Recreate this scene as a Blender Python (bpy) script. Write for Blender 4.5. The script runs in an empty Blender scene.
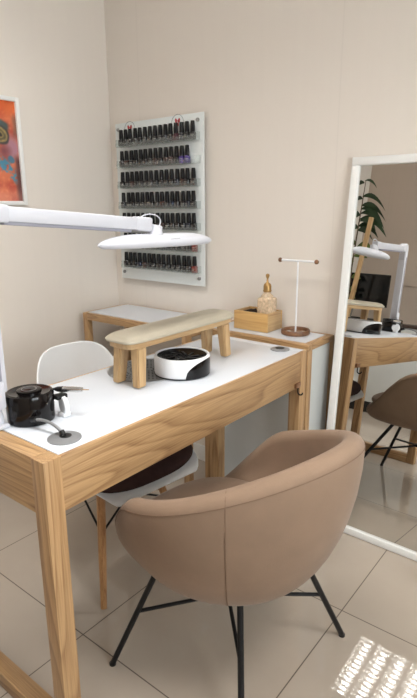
import bpy, bmesh, math, random
from mathutils import Vector, Matrix, noise
random.seed(7)
PI = math.pi
C = bpy.context.scene.collection
scene = bpy.context.scene

# ------------------------------------------------------------------ materials
def lin(c):
    def f(x):
        x = x/255.0
        return x/12.92 if x <= 0.04045 else ((x+0.055)/1.055)**2.4
    return (f(c[0]), f(c[1]), f(c[2]), 1.0)

def newmat(name):
    m = bpy.data.materials.new(name); m.use_nodes = True
    nt = m.node_tree
    return m, nt, nt.nodes['Principled BSDF'], nt.nodes['Material Output']

def mat(name, col, rough=0.5, metal=0.0, spec=0.5, var=0.0, vscale=8.0, bump=0.0, bscale=60.0, coat=0.0,
        sheen=0.0, trans=0.0, ior=1.45):
    m, nt, b, out = newmat(name)
    c = lin(col)
    b.inputs['Base Color'].default_value = c
    b.inputs['Roughness'].default_value = rough
    b.inputs['Metallic'].default_value = metal
    b.inputs['Specular IOR Level'].default_value = spec
    b.inputs['Coat Weight'].default_value = coat
    b.inputs['Coat Roughness'].default_value = 0.08
    b.inputs['Sheen Weight'].default_value = sheen
    b.inputs['Sheen Roughness'].default_value = 0.4
    b.inputs['Transmission Weight'].default_value = trans
    b.inputs['IOR'].default_value = ior
    tc = nt.nodes.new('ShaderNodeTexCoord')
    if True:
        n = nt.nodes.new('ShaderNodeTexNoise'); n.inputs['Scale'].default_value = vscale
        n.inputs['Detail'].default_value = 4
        nt.links.new(tc.outputs['Object'], n.inputs['Vector'])
        r = nt.nodes.new('ShaderNodeMapRange')
        r.inputs['From Min'].default_value = 0.3; r.inputs['From Max'].default_value = 0.7
        r.inputs['To Min'].default_value = 1-max(var, 0.01); r.inputs['To Max'].default_value = 1+max(var, 0.01)
        nt.links.new(n.outputs['Fac'], r.inputs['Value'])
        v = nt.nodes.new('ShaderNodeVectorMath'); v.operation = 'SCALE'
        v.inputs[0].default_value = c[:3]
        nt.links.new(r.outputs['Result'], v.inputs['Scale'])
        nt.links.new(v.outputs['Vector'], b.inputs['Base Color'])
    if bump > 0:
        n2 = nt.nodes.new('ShaderNodeTexNoise'); n2.inputs['Scale'].default_value = bscale
        n2.inputs['Detail'].default_value = 5
        nt.links.new(tc.outputs['Object'], n2.inputs['Vector'])
        bp = nt.nodes.new('ShaderNodeBump'); bp.inputs['Strength'].default_value = bump
        bp.inputs['Distance'].default_value = 0.002
        nt.links.new(n2.outputs['Fac'], bp.inputs['Height'])
        nt.links.new(bp.outputs['Normal'], b.inputs['Normal'])
    return m

def wood(name, axis, light=(188, 153, 110), dark=(134, 98, 64), cathedral=1.0, rough=0.42):
    """oak with the grain running along one axis of the object"""
    m, nt, b, out = newmat(name)
    tc = nt.nodes.new('ShaderNodeTexCoord')
    mp = nt.nodes.new('ShaderNodeMapping')
    s = [1.0, 1.0, 1.0]; s[axis] = 0.10
    mp.inputs['Scale'].default_value = s
    mp.inputs['Location'].default_value = (0.37, 0.21, 0.13)
    nt.links.new(tc.outputs['Object'], mp.inputs['Vector'])
    # broad growth-ring field
    n1 = nt.nodes.new('ShaderNodeTexNoise'); n1.inputs['Scale'].default_value = 6.0
    n1.inputs['Detail'].default_value = 1.5; n1.inputs['Distortion'].default_value = 0.3
    nt.links.new(mp.outputs['Vector'], n1.inputs['Vector'])
    mul = nt.nodes.new('ShaderNodeMath'); mul.operation = 'MULTIPLY'; mul.inputs[1].default_value = 20.0*cathedral
    nt.links.new(n1.outputs['Fac'], mul.inputs[0])
    fr = nt.nodes.new('ShaderNodeMath'); fr.operation = 'FRACT'
    nt.links.new(mul.outputs[0], fr.inputs[0])
    rp = nt.nodes.new('ShaderNodeValToRGB')
    e = rp.color_ramp.elements
    e[0].position = 0.0; e[0].color = (1, 1, 1, 1)
    e[1].position = 1.0; e[1].color = (1, 1, 1, 1)
    k = e.new(0.55); k.color = (0.62, 0.62, 0.62, 1)
    k = e.new(0.82); k.color = (0.0, 0.0, 0.0, 1)
    k = e.new(0.93); k.color = (0.85, 0.85, 0.85, 1)
    nt.links.new(fr.outputs[0], rp.inputs['Fac'])
    # fine pores
    mp2 = nt.nodes.new('ShaderNodeMapping')
    s2 = [1.0, 1.0, 1.0]; s2[axis] = 0.025
    mp2.inputs['Scale'].default_value = s2
    nt.links.new(tc.outputs['Object'], mp2.inputs['Vector'])
    n2 = nt.nodes.new('ShaderNodeTexNoise'); n2.inputs['Scale'].default_value = 260.0
    n2.inputs['Detail'].default_value = 3
    nt.links.new(mp2.outputs['Vector'], n2.inputs['Vector'])
    r2 = nt.nodes.new('ShaderNodeMapRange'); r2.inputs['From Min'].default_value = 0.35; r2.inputs['From Max'].default_value = 0.62
    nt.links.new(n2.outputs['Fac'], r2.inputs['Value'])
    mx = nt.nodes.new('ShaderNodeMix'); mx.data_type = 'FLOAT'; mx.inputs['Factor'].default_value = 0.42
    nt.links.new(rp.outputs['Color'], mx.inputs[2]); nt.links.new(r2.outputs['Result'], mx.inputs[3])
    col = nt.nodes.new('ShaderNodeMix'); col.data_type = 'RGBA'
    nt.links.new(mx.outputs[0], col.inputs['Factor'])
    col.inputs[6].default_value = lin(dark); col.inputs[7].default_value = lin(light)
    nt.links.new(col.outputs[2], b.inputs['Base Color'])
    b.inputs['Roughness'].default_value = rough
    bp = nt.nodes.new('ShaderNodeBump'); bp.inputs['Strength'].default_value = 0.08; bp.inputs['Distance'].default_value = 0.001
    nt.links.new(mx.outputs[0], bp.inputs['Height']); nt.links.new(bp.outputs['Normal'], b.inputs['Normal'])
    return m

def clear_plastic(name, tint=(225, 235, 232), amount=0.28):
    m, nt, b, out = newmat(name)
    b.inputs['Base Color'].default_value = lin(tint); b.inputs['Roughness'].default_value = 0.06
    tr = nt.nodes.new('ShaderNodeBsdfTransparent'); tr.inputs['Color'].default_value = (0.97, 0.985, 0.98, 1)
    mx = nt.nodes.new('ShaderNodeMixShader')
    lw = nt.nodes.new('ShaderNodeLayerWeight'); lw.inputs['Blend'].default_value = 0.25
    r = nt.nodes.new('ShaderNodeMapRange'); r.inputs['To Min'].default_value = amount*0.5; r.inputs['To Max'].default_value = min(1, amount*2.6)
    nt.links.new(lw.outputs['Facing'], r.inputs['Value']); nt.links.new(r.outputs['Result'], mx.inputs[0])
    nt.links.new(tr.outputs[0], mx.inputs[1]); nt.links.new(b.outputs[0], mx.inputs[2])
    nt.links.new(mx.outputs[0], out.inputs['Surface'])
    return m

def emit(name, col, strength):
    m, nt, b, out = newmat(name)
    b.inputs['Base Color'].default_value = (0.9, 0.9, 0.9, 1)
    b.inputs['Emission Color'].default_value = lin(col); b.inputs['Emission Strength'].default_value = strength
    return m

OX, OY, OZ = wood('oak_x', 0), wood('oak_y', 1), wood('oak_z', 2, cathedral=0.8)
PINE = [wood('pale_wood_%s' % a, i, (200, 168, 124), (168, 132, 90), 0.7) for i, a in enumerate('xyz')]
BAMBOO = wood('bamboo', 0, (212, 172, 112), (186, 143, 86), 0.5)
WALNUT = wood('walnut', 0, (132, 92, 62), (86, 56, 38), 0.8)
DOWEL = wood('dowel', 2, (190, 146, 98), (150, 106, 66), 0.5)
M_WHITE_LAM = mat('white_laminate', (212, 217, 225), 0.22, spec=0.5)
M_WHITE_PANEL = mat('white_panel', (200, 203, 202), 0.4)
M_WHITE_PLASTIC = mat('white_plastic', (236, 237, 240), 0.3)
M_LAMP = mat('lamp_white', (208, 209, 217), 0.35)
M_LAMP_GREY = mat('lamp_grey_channel', (150, 150, 162), 0.4)
M_BLACK_GLOSS = mat('black_gloss', (12, 9, 10), 0.12, spec=0.4)
M_BLACK = mat('black_plastic', (20, 20, 21), 0.4)
M_BLACK_METAL = mat('black_powder_metal', (22, 23, 26), 0.42, metal=0.3)
M_CHROME = mat('chrome', (205, 205, 205), 0.18, metal=1.0)
M_STEEL = mat('brushed_steel', (150, 150, 150), 0.35, metal=0.8)
M_GREY_DISC = mat('grey_plastic', (128, 129, 131), 0.35)
M_VELVET = mat('taupe_velvet', (138, 116, 98), 0.85, spec=0.15, var=0.07, vscale=9, bump=0.25, bscale=350, sheen=0.15)
M_SEAM = mat('taupe_seam', (122, 100, 84), 0.9, spec=0.1)
M_LEATHER = mat('cream_leather', (180, 171, 153), 0.42, var=0.03, bump=0.15, bscale=250)
M_PAD = mat('plum_brown_fabric', (62, 44, 42), 0.85, spec=0.2, var=0.1, vscale=30)
M_SHELL = mat('white_shell', (234, 236, 238), 0.35)
M_SHELL_UNDER = mat('grey_shell_underside', (168, 164, 162), 0.5)
M_BOTTLE_GLASS = mat('speckled_bottle', (205, 180, 150), 0.15, var=0.28, vscale=90, coat=0.5)
M_GOLD = mat('antique_gold', (170, 135, 85), 0.35, metal=0.7)
M_BOXFILL = mat('dark_box_inside', (52, 38, 30), 0.8)
M_LEAF = mat('leaf_green', (38, 60, 34), 0.4, var=0.35, vscale=8)
M_LEAF2 = mat('leaf_yellow_green', (92, 108, 52), 0.45, var=0.35, vscale=10)
M_STEM = mat('stem_brown', (90, 72, 48), 0.8)
M_POT = mat('pot_grey', (120, 116, 110), 0.7)
M_FRAME_WHITE = mat('white_frame', (236, 236, 234), 0.35)
M_LIPS = mat('red_mark', (170, 24, 40), 0.4)
M_RING = mat('grey_mark', (120, 120, 126), 0.5)
M_CLEAR = clear_plastic('clear_acrylic')
M_SHELF = clear_plastic('acrylic_shelf', (200, 206, 204), 0.13)
M_FROST = mat('frosted_acrylic', (226, 231, 231), 0.25, coat=0.3)
M_CAP = mat('black_cap', (9, 8, 11), 0.4, spec=0.3)
M_LABEL = mat('silver_lettering', (168, 165, 160), 0.35, metal=0.3)
M_SHADE = mat('monitor_black', (12, 12, 13), 0.2)

# mirror glass
m, nt, b, out = newmat('mirror_glass')
b.inputs['Base Color'].default_value = (0.80, 0.80, 0.78, 1); b.inputs['Metallic'].default_value = 1; b.inputs['Roughness'].default_value = 0.0
M_MIRROR = m

# wall paper with faint vertical weave
def wall_mat(name, col, axis):
    m, nt, b, out = newmat(name)
    tc = nt.nodes.new('ShaderNodeTexCoord')
    n = nt.nodes.new('ShaderNodeTexNoise'); n.inputs['Scale'].default_value = 34; n.inputs['Detail'].default_value = 3
    mp = nt.nodes.new('ShaderNodeMapping'); mp.inputs['Scale'].default_value = (1, 1, 0.05)
    nt.links.new(tc.outputs['Object'], mp.inputs['Vector']); nt.links.new(mp.outputs['Vector'], n.inputs['Vector'])
    n2 = nt.nodes.new('ShaderNodeTexNoise'); n2.inputs['Scale'].default_value = 1.2; n2.inputs['Detail'].default_value = 3
    nt.links.new(tc.outputs['Object'], n2.inputs['Vector'])
    a = nt.nodes.new('ShaderNodeMath'); a.operation = 'ADD'
    nt.links.new(n.outputs['Fac'], a.inputs[0]); nt.links.new(n2.outputs['Fac'], a.inputs[1])
    r = nt.nodes.new('ShaderNodeMapRange'); r.inputs['From Min'].default_value = 0.6; r.inputs['From Max'].default_value = 1.4
    r.inputs['To Min'].default_value = 0.988; r.inputs['To Max'].default_value = 1.012
    nt.links.new(a.outputs[0], r.inputs['Value'])
    # wallpaper seams every 1.06 m
    sp = nt.nodes.new('ShaderNodeSeparateXYZ'); nt.links.new(tc.outputs['Object'], sp.inputs[0])
    s1 = nt.nodes.new('ShaderNodeMath'); s1.operation = 'ADD'; s1.inputs[1].default_value = 0.84
    nt.links.new(sp.outputs[axis], s1.inputs[0])
    s2 = nt.nodes.new('ShaderNodeMath'); s2.operation = 'PINGPONG'; s2.inputs[1].default_value = 0.53
    nt.links.new(s1.outputs[0], s2.inputs[0])
    s3 = nt.nodes.new('ShaderNodeMapRange'); s3.inputs['From Min'].default_value = 0.0; s3.inputs['From Max'].default_value = 0.004
    s3.inputs['To Min'].default_value = 0.955; s3.inputs['To Max'].default_value = 1.0
    nt.links.new(s2.outputs[0], s3.inputs['Value'])
    mu = nt.nodes.new('ShaderNodeMath'); mu.operation = 'MULTIPLY'
    nt.links.new(r.outputs['Result'], mu.inputs[0]); nt.links.new(s3.outputs['Result'], mu.inputs[1])
    v = nt.nodes.new('ShaderNodeVectorMath'); v.operation = 'SCALE'; v.inputs[0].default_value = lin(col)[:3]
    nt.links.new(mu.outputs[0], v.inputs['Scale']); nt.links.new(v.outputs['Vector'], b.inputs['Base Color'])
    b.inputs['Roughness'].default_value = 0.65
    b.inputs['Specular IOR Level'].default_value = 0.25
    bp = nt.nodes.new('ShaderNodeBump'); bp.inputs['Strength'].default_value = 0.03; bp.inputs['Distance'].default_value = 0.001
    nt.links.new(n.outputs['Fac'], bp.inputs['Height']); nt.links.new(bp.outputs['Normal'], b.inputs['Normal'])
    return m
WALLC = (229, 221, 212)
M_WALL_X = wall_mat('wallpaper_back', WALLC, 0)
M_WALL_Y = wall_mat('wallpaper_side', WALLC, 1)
M_WALL_DIM = wall_mat('wallpaper_rear_dimmed', (200, 184, 170), 0)  # rear wallpaper coloured darker, standing in for the weaker light there
M_CEIL = mat('ceiling_white', (225, 222, 216), 0.8)
M_BASE = mat('white_baseboard', (225, 224, 220), 0.4)

# polished 60 cm floor tiles
TX, TY = 1.659, -0.5716
def floor_mat():
    m, nt, b, out = newmat('beige_polished_tile')
    tc = nt.nodes.new('ShaderNodeTexCoord')
    sp = nt.nodes.new('ShaderNodeSeparateXYZ'); nt.links.new(tc.outputs['Object'], sp.inputs[0])
    outs = []
    for i, off in ((0, TX), (1, TY)):
        s = nt.nodes.new('ShaderNodeMath'); s.operation = 'SUBTRACT'; s.inputs[1].default_value = off
        nt.links.new(sp.outputs[i], s.inputs[0])
        p = nt.nodes.new('ShaderNodeMath'); p.operation = 'PINGPONG'; p.inputs[1].default_value = 0.3
        nt.links.new(s.outputs[0], p.inputs[0]); outs.append(p)
    mn = nt.nodes.new('ShaderNodeMath'); mn.operation = 'MINIMUM'
    nt.links.new(outs[0].outputs[0], mn.inputs[0]); nt.links.new(outs[1].outputs[0], mn.inputs[1])
    g = nt.nodes.new('ShaderNodeMapRange'); g.inputs['From Min'].default_value = 0.0014; g.inputs['From Max'].default_value = 0.0022
    nt.links.new(mn.outputs[0], g.inputs['Value'])
    n = nt.nodes.new('ShaderNodeTexNoise'); n.inputs['Scale'].default_value = 2.6; n.inputs['Detail'].default_value = 5
    nt.links.new(tc.outputs['Object'], n.inputs['Vector'])
    c = nt.nodes.new('ShaderNodeMix'); c.data_type = 'RGBA'
    c.inputs[6].default_value = lin((164, 151, 138)); c.inputs[7].default_value = lin((186, 175, 162))
    nt.links.new(n.outputs['Fac'], c.inputs['Factor'])
    c2 = nt.nodes.new('ShaderNodeMix'); c2.data_type = 'RGBA'
    c2.inputs[6].default_value = lin((92, 80, 70))
    nt.links.new(g.outputs['Result'], c2.inputs['Factor']); nt.links.new(c.outputs[2], c2.inputs[7])
    nt.links.new(c2.outputs[2], b.inputs['Base Color'])
    r = nt.nodes.new('ShaderNodeMapRange'); r.inputs['To Min'].default_value = 0.6; r.inputs['To Max'].default_value = 0.02
    nt.links.new(g.outputs['Result'], r.inputs['Value']); nt.links.new(r.outputs['Result'], b.inputs['Roughness'])
    b.inputs['Specular IOR Level'].default_value = 0.55
    return m
M_FLOOR = floor_mat()

# ------------------------------------------------------------------ helpers
def shade(me, ang=40):
    me.polygons.foreach_set('use_smooth', [True]*len(me.polygons))
    bm = bmesh.new(); bm.from_mesh(me)
    lim = math.radians(ang)
    for e in bm.edges:
        if len(e.link_faces) == 2:
            if e.calc_face_angle(0) > lim: e.smooth = False
    bm.to_mesh(me); bm.free()

def obj(name, bm, m, parent=None, ang=40, kind=None, label=None):
    bmesh.ops.recalc_face_normals(bm, faces=bm.faces)
    me = bpy.data.meshes.new(name); bm.to_mesh(me); bm.free()
    me.materials.append(m)
    shade(me, ang)
    o = bpy.data.objects.new(name, me); C.objects.link(o)
    if parent: o.parent = parent
    if kind: o['kind'] = kind
    if label: o['label'] = label
    return o

def thing(name, label, cat, loc=(0, 0, 0), rz=0.0, group=None):
    o = bpy.data.objects.new(name, None); C.objects.link(o)
    o.empty_display_size = 0.05
    o.location = loc; o.rotation_euler = (0, 0, rz)
    o['label'] = label; o['category'] = cat
    if group: o['group'] = group
    return o

def tag(o, label, cat, group=None):
    o['label'] = label; o['category'] = cat
    if group: o['group'] = group
    return o

def box(bm, x0, x1, y0, y1, z0, z1, bev=0.0, seg=2, M=None):
    r = bmesh.ops.create_cube(bm, size=1.0)
    vs = r['verts']
    bmesh.ops.scale(bm, vec=(x1-x0, y1-y0, z1-z0), verts=vs)
    bmesh.ops.translate(bm, vec=((x0+x1)/2, (y0+y1)/2, (z0+z1)/2), verts=vs)
    if M is not None: bmesh.ops.transform(bm, matrix=M, verts=vs)
    if bev > 0:
        es = list({e for v in vs for e in v.link_edges})
        bmesh.ops.bevel(bm, geom=es, offset=bev, segments=seg, affect='EDGES', profile=0.5)
    return bm
def B(*a, **k): return box(bmesh.new(), *a, **k)

def lathe(bm, prof, seg=32, cx=0, cy=0, cz=0, M=None):
    rings = []
    for r, z in prof:
        if r < 1e-6: rings.append([bm.verts.new((cx, cy, cz+z))])
        else: rings.append([bm.verts.new((cx+r*math.cos(2*PI*i/seg), cy+r*math.sin(2*PI*i/seg), cz+z)) for i in range(seg)])
    for a, b_ in zip(rings, rings[1:]):
        for i in range(seg):
            j = (i+1) % seg
            if len(a) == 1 and len(b_) == 1: continue
            if len(a) == 1: bm.faces.new((a[0], b_[i], b_[j]))
            elif len(b_) == 1: bm.faces.new((a[i], b_[0], a[j]))
            else: bm.faces.new((a[i], b_[i], b_[j], a[j]))
    if M is not None:
        bmesh.ops.transform(bm, matrix=M, verts=[v for r in rings for v in r])
    return bm

def tube(bm, pts, rad, seg=10, caps=True):
    pts = [Vector(p) for p in pts]
    n = len(pts)
    rads = rad if isinstance(rad, (list, tuple)) else [rad]*n
    t0 = (pts[1]-pts[0]).normalized()
    up = Vector((0, 0, 1)) if abs(t0.z) < 0.9 else Vector((1, 0, 0))
    u = t0.cross(up).normalized()
    rings = []
    for i in range(n):
        if i == 0: t = pts[1]-pts[0]
        elif i == n-1: t = pts[-1]-pts[-2]
        else: t = (pts[i+1]-pts[i]).normalized() + (pts[i]-pts[i-1]).normalized()
        t.normalize()
        u = (u - t*u.dot(t)).normalized()
        w = t.cross(u)
        rings.append([bm.verts.new(pts[i]+(u*math.cos(2*PI*k/seg)+w*math.sin(2*PI*k/seg))*rads[i]) for k in range(seg)])
    for a, b_ in zip(rings, rings[1:]):
        for i in range(seg):
            j = (i+1) % seg
            bm.faces.new((a[i], b_[i], b_[j], a[j]))
    if caps:
        bm.faces.new(rings[0]); bm.faces.new(list(reversed(rings[-1])))
    return bm

def bezier(p0, p1, p2, p3, n=14):
    p0, p1, p2, p3 = map(Vector, (p0, p1, p2, p3))
    out = []
    for i in range(n+1):
        t = i/n
        out.append(p0*(1-t)**3+p1*3*t*(1-t)**2+p2*3*t*t*(1-t)+p3*t**3)
    return out

def beam(bm, a, b_, w, d, bev=0.002, side=None):
    """square section bar from a to b_"""
    a, b_ = Vector(a), Vector(b_)
    z = (b_-a).normalized()
    s = Vector(side) if side else (Vector((0, 1, 0)) if abs(z.y) < 0.9 else Vector((1, 0, 0)))
    x = (s - z*s.dot(z)).normalized(); y = z.cross(x)
    Mx = Matrix((x, y, z)).transposed().to_4x4(); Mx.translation = (a+b_)/2
    L = (b_-a).length
    return box(bm, -w/2, w/2, -d/2, d/2, -L/2, L/2, bev, 2, M=Mx)

# ------------------------------------------------------------------ room shell
RX, RY, CH = 3.9, -3.15, 2.70
ADDED_DAYPOW = 80.0
def wall(name, x0, x1, y0, y1, z0, z1, m, kind='structure'):
    return obj(name, B(x0, x1, y0, y1, z0, z1), m, kind=kind)
wall('floor', -0.1, RX+0.1, RY-0.1, 0.1, -0.1, 0.0, M_FLOOR)
wall('wall_back', -0.1, RX+0.1, 0.0, 0.1, 0.0, CH, M_WALL_X)
wall('wall_left', -0.1, 0.0, RY-0.1, 0.0, 0.0, CH, M_WALL_Y)
WY0, WY1, WZ0, WZ1 = -2.50, -0.95, 0.90, 2.25
bm = bmesh.new()
box(bm, RX, RX+0.1, RY-0.1, WY0, 0.0, CH); box(bm, RX, RX+0.1, WY1, 0.0, 0.0, CH)
box(bm, RX, RX+0.1, WY0, WY1, 0.0, WZ0); box(bm, RX, RX+0.1, WY0, WY1, WZ1, CH)
obj('wall_right', bm, M_WALL_Y, kind='structure')
win = bpy.data.objects.new('added_window_1', None); C.objects.link(win); win['kind'] = 'structure'  # assumed opening out of view, added to brighten the walls from the side
bm = bmesh.new()
box(bm, RX+0.02, RX+0.07, WY0, WY0+0.05, WZ0, WZ1); box(bm, RX+0.02, RX+0.07, WY1-0.05, WY1, WZ0, WZ1)
box(bm, RX+0.02, RX+0.07, WY0+0.05, WY1-0.05, WZ0, WZ0+0.05); box(bm, RX+0.02, RX+0.07, WY0+0.05, WY1-0.05, WZ1-0.05, WZ1)
box(bm, RX+0.02, RX+0.07, (WY0+WY1)/2-0.03, (WY0+WY1)/2+0.03, WZ0+0.05, WZ1-0.05)
obj('added_window_frame', bm, M_BASE, win)
obj('added_window_glass', B(RX+0.042, RX+0.046, WY0+0.05, WY1-0.05, WZ0+0.05, WZ1-0.05), M_CLEAR, win)
dl = bpy.data.lights.new('added_daylight', 'AREA'); dl.shape = 'RECTANGLE'; dl.size = WZ1-WZ0; dl.size_y = WY1-WY0  # area light outside the assumed opening, added to lift the wall brightness
dl.energy = ADDED_DAYPOW; dl.color = (0.90, 0.95, 1.0)
do = bpy.data.objects.new('added_daylight', dl); C.objects.link(do)
do.location = (RX+0.14, (WY0+WY1)/2, (WZ0+WZ1)/2); do.rotation_euler = (0, PI/2, 0)
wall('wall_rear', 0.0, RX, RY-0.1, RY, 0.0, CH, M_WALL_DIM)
def skirting(name, x0, x1, y0, y1):
    obj(name, B(x0, x1, y0, y1, 0.0, 0.085, 0.003), M_BASE, kind='structure')
skirting('baseboard_back', 0.0, RX, -0.012, 0.0)
skirting('baseboard_left', 0.0, 0.012, RY, -0.012)
skirting('baseboard_right', RX-0.012, RX, RY, -0.012)
skirting('baseboard_rear', 0.012, RX-0.012, RY, RY+0.012)
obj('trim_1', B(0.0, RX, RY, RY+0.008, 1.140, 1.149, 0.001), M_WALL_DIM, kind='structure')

# ceiling with openings for recessed louvre lights
FIX = [(1.10, -1.40), (2.90, -1.40)]
FW = 0.30
def ceiling():
    bm = bmesh.new()
    xs = sorted({-0.1, RX+0.1} | {f[0]-FW for f in FIX} | {f[0]+FW for f in FIX})
    ys = sorted({RY-0.1, 0.1} | {f[1]-FW for f in FIX} | {f[1]+FW for f in FIX})
    for i in range(len(xs)-1):
        for j in range(len(ys)-1):
            cx, cy = (xs[i]+xs[i+1])/2, (ys[j]+ys[j+1])/2
            if any(abs(cx-f[0]) < FW and abs(cy-f[1]) < FW for f in FIX): continue
            box(bm, xs[i], xs[i+1], ys[j], ys[j+1], CH, CH+0.12)
    bmesh.ops.remove_doubles(bm, verts=bm.verts, dist=1e-5)
    obj('ceiling', bm, M_CEIL, kind='structure')
ceiling()

M_LOUVRE = mat('louvre_white', (230, 230, 230), 0.3)
M_TUBE = emit('fluorescent_tube', (255, 250, 240), 12.0)
TUBEPOW = [8.5, 10.5]
def louvre_light(i, cx, cy, label):
    t = thing('ceiling_light', label, 'ceiling light', (cx, cy, CH), 0)
    bm = bmesh.new()
    w = FW-0.002
    box(bm, -w, w, -w, w, 0.085, 0.09)
    box(bm, -w, -w+0.012, -w, w, 0.0, 0.085); box(bm, w-0.012, w, -w, w, 0.0, 0.085)
    box(bm, -w+0.012, w-0.012, -w, -w+0.012, 0.0, 0.085); box(bm, -w+0.012, w-0.012, w-0.012, w, 0.0, 0.085)
    obj('housing', bm, M_LOUVRE, t)
    bm = bmesh.new()
    for k in range(1, 4):      # lengthwise reflectors between tubes
        x = -w + 2*w*k/4
        box(bm, x-0.012, x+0.012, -w+0.012, w-0.012, 0.0, 0.020)
    for k in range(1, 13):
        y = -w + 2*w*k/13
        for q in range(4):
            xa = -w + 2*w*q/4 + 0.0125; xb = -w + 2*w*(q+1)/4 - 0.0125
            box(bm, xa, xb, y-0.005, y+0.005, 0.0, 0.022)
    obj('louvre_grid', bm, M_LOUVRE, t)
    for q in range(4):
        x = -w + 2*w*(q+0.5)/4
        tb = tube(bmesh.new(), [(x, -0.265, 0.062), (x, 0.265, 0.062)], 0.010, 12)
        obj('tube', tb, M_TUBE, t)
        l = bpy.data.lights.new('tube_light', 'AREA'); l.shape = 'RECTANGLE'
        l.size = 0.055; l.size_y = 0.54; l.energy = TUBEPOW[i]; l.color = (1.0, 0.975, 0.94)
        lo = bpy.data.objects.new('tube_light', l); C.objects.link(lo)
        lo.location = (cx+x, cy, CH+0.045)
    return t
louvre_light(0, *FIX[0], 'square louvred ceiling light directly above the manicure desk')
louvre_light(1, *FIX[1], 'square louvred ceiling light above the open floor right of the desk')

# ------------------------------------------------------------------ manicure desk
Z = 0.789
DX0, DX1, DY0, DY1, LW, HA = 0.912, 1.339, -1.437, -0.285, 0.046, 0.134
desk = thing('manicure_desk', 'long oak manicure desk with white inset top and grey cable discs', 'desk', (DX0, DY0, 0))
W_, D_ = DX1-DX0, DY1-DY0
for (x, y) in ((0, 0), (W_-LW, 0), (0, D_-LW), (W_-LW, D_-LW)):
    obj('leg', B(x, x+LW, y, y+LW, 0, Z, 0.0015), OZ, desk)
AP = 0.02
obj('apron', B(W_-AP-0.001, W_-0.001, LW, D_-LW, Z-HA, Z, 0.001), OY, desk)
obj('apron', B(0.001, AP+0.001, LW, D_-LW, Z-HA, Z, 0.001), OY, desk)
obj('end_rail', B(LW, W_-LW, 0.001, LW-0.001, Z-HA, Z, 0.001), OX, desk)
obj('end_rail', B(LW, W_-LW, D_-0.022, D_-0.001, Z-HA, Z, 0.001), OX, desk)
obj('foot_rail', B(LW, W_-LW, 0.001, LW-0.001, 0.0, 0.05, 0.0015), OX, desk)
obj('foot_rail', B(LW, W_-LW, D_-LW+0.001, D_-0.001, 0.0, 0.05, 0.0015), OX, desk)
# white inset top leaves a slim wooden edge
bm = bmesh.new()
box(bm, 0.012, W_-0.009, LW, D_-LW, Z-0.018, Z+0.0012, 0.0006)
box(bm, LW*0+0.012, W_-0.009, D_-LW, D_-0.012, Z+0.0002, Z+0.0012)
obj('white_top', bm, M_WHITE_LAM, desk)
def grommet(cx, cy, r, hole):
    bm = bmesh.new()
    lathe(bm, [(0, 0.0), (r, 0.0), (r, 0.0022), (r-0.003, 0.0034), (0, 0.0036)], 40, cx, cy, Z+0.0012)
    g = obj('cable_disc', bm, M_GREY_DISC, desk)
    bm = bmesh.new()
    lathe(bm, [(0, 0), (hole, 0), (hole, 0.001), (0, 0.0012)], 24, cx-0.004, cy+0.006, Z+0.0047)
    obj('cable_hole', bm, M_BLACK, g)
grommet(1.272-DX0, -1.331-DY0, 0.039, 0.014)
grommet(1.258-DX0, -0.345-DY0, 0.036, 0.017)
# built-in dust grille
GX, GY, GR = 1.046-DX0, -0.832-DY0, 0.129
bm = bmesh.new()
lathe(bm, [(0, 0), (GR, 0), (GR, 0.002), (GR-0.006, 0.0035), (GR-0.010, 0.0025), (0, 0.0025)], 48, GX, GY, Z+0.0012)
gr = obj('dust_grille', bm, M_STEEL, desk)
bm = bmesh.new()
for a in range(6):
    rr = 0.022+a*0.016
    nn = int(rr*2*PI/0.0125)
    for k in range(nn):
        th = 2*PI*k/nn
        lathe(bm, [(0, 0), (0.0034, 0), (0.0034, 0.0004), (0, 0.0005)], 8, GX+rr*math.cos(th), GY+rr*math.sin(th), Z+0.0037)
obj('perforations', bm, M_BLACK, gr, kind='stuff')
# bag hook under the far end of the apron
hk = obj('bag_hook', B(W_-0.002, W_+0.008, D_-0.085, D_-0.05, Z-HA+0.004, Z-HA+0.022, 0.002), WALNUT, desk)
pts = [(W_+0.004, D_-0.067, Z-HA+0.006), (W_+0.004, D_-0.067, Z-HA-0.012)] + \
      [(W_+0.004+0.010-0.010*math.cos(t), D_-0.067, Z-HA-0.012-0.010*math.sin(t)) for t in [PI*k/8 for k in range(1, 9)]]
obj('hook', tube(bmesh.new(), pts, 0.0028, 8), M_BLACK_METAL, hk)

# ------------------------------------------------------------------ cabinet by the back wall
CX0, CX1, CY0 = 0.80, 1.3147, -0.228
cab = thing('low_cabinet', 'narrow white cabinet with oak frame against the back wall at the desk end', 'cabinet', (CX0, CY0, 0))
cw, cd = CX1-CX0, -0.004-CY0
P = 0.034
bm = bmesh.new()
for (x0, y0) in ((0, 0), (cw-P, 0), (0, cd-P), (cw-P, cd-P)):
    obj('frame_post', B(x0, x0+P, y0, y0+P, 0, Z-0.024, 0.001), OZ, cab)
bm = bmesh.new()
T = 0.024
obj('top_rail', B(0, cw, 0, 0.030, Z-T, Z, 0.001), OX, cab)
obj('top_rail', B(0, cw, cd-0.014, cd, Z-T, Z, 0.001), OX, cab)
obj('top_rail', B(0, 0.02, 0.030, cd-0.014, Z-T, Z, 0.001), OY, cab)
obj('top_rail', B(cw-0.030, cw, 0.030, cd-0.014, Z-T, Z, 0.001), OY, cab)
obj('white_top', B(0.02, cw-0.030, 0.030, cd-0.014, Z-T+0.004, Z-0.001), M_WHITE_LAM, cab)
obj('front_panel', B(P, cw-P, 0.006, 0.020, 0.03, Z-T), M_WHITE_PANEL, cab)
obj('side_panel', B(cw-0.018, cw-0.003, P, cd-P*0.3, 0.02, Z-T), M_WHITE_PANEL, cab)
obj('side_panel', B(0.003, 0.018, P, cd-P, 0.02, Z-T), M_WHITE_PANEL, cab)

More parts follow.
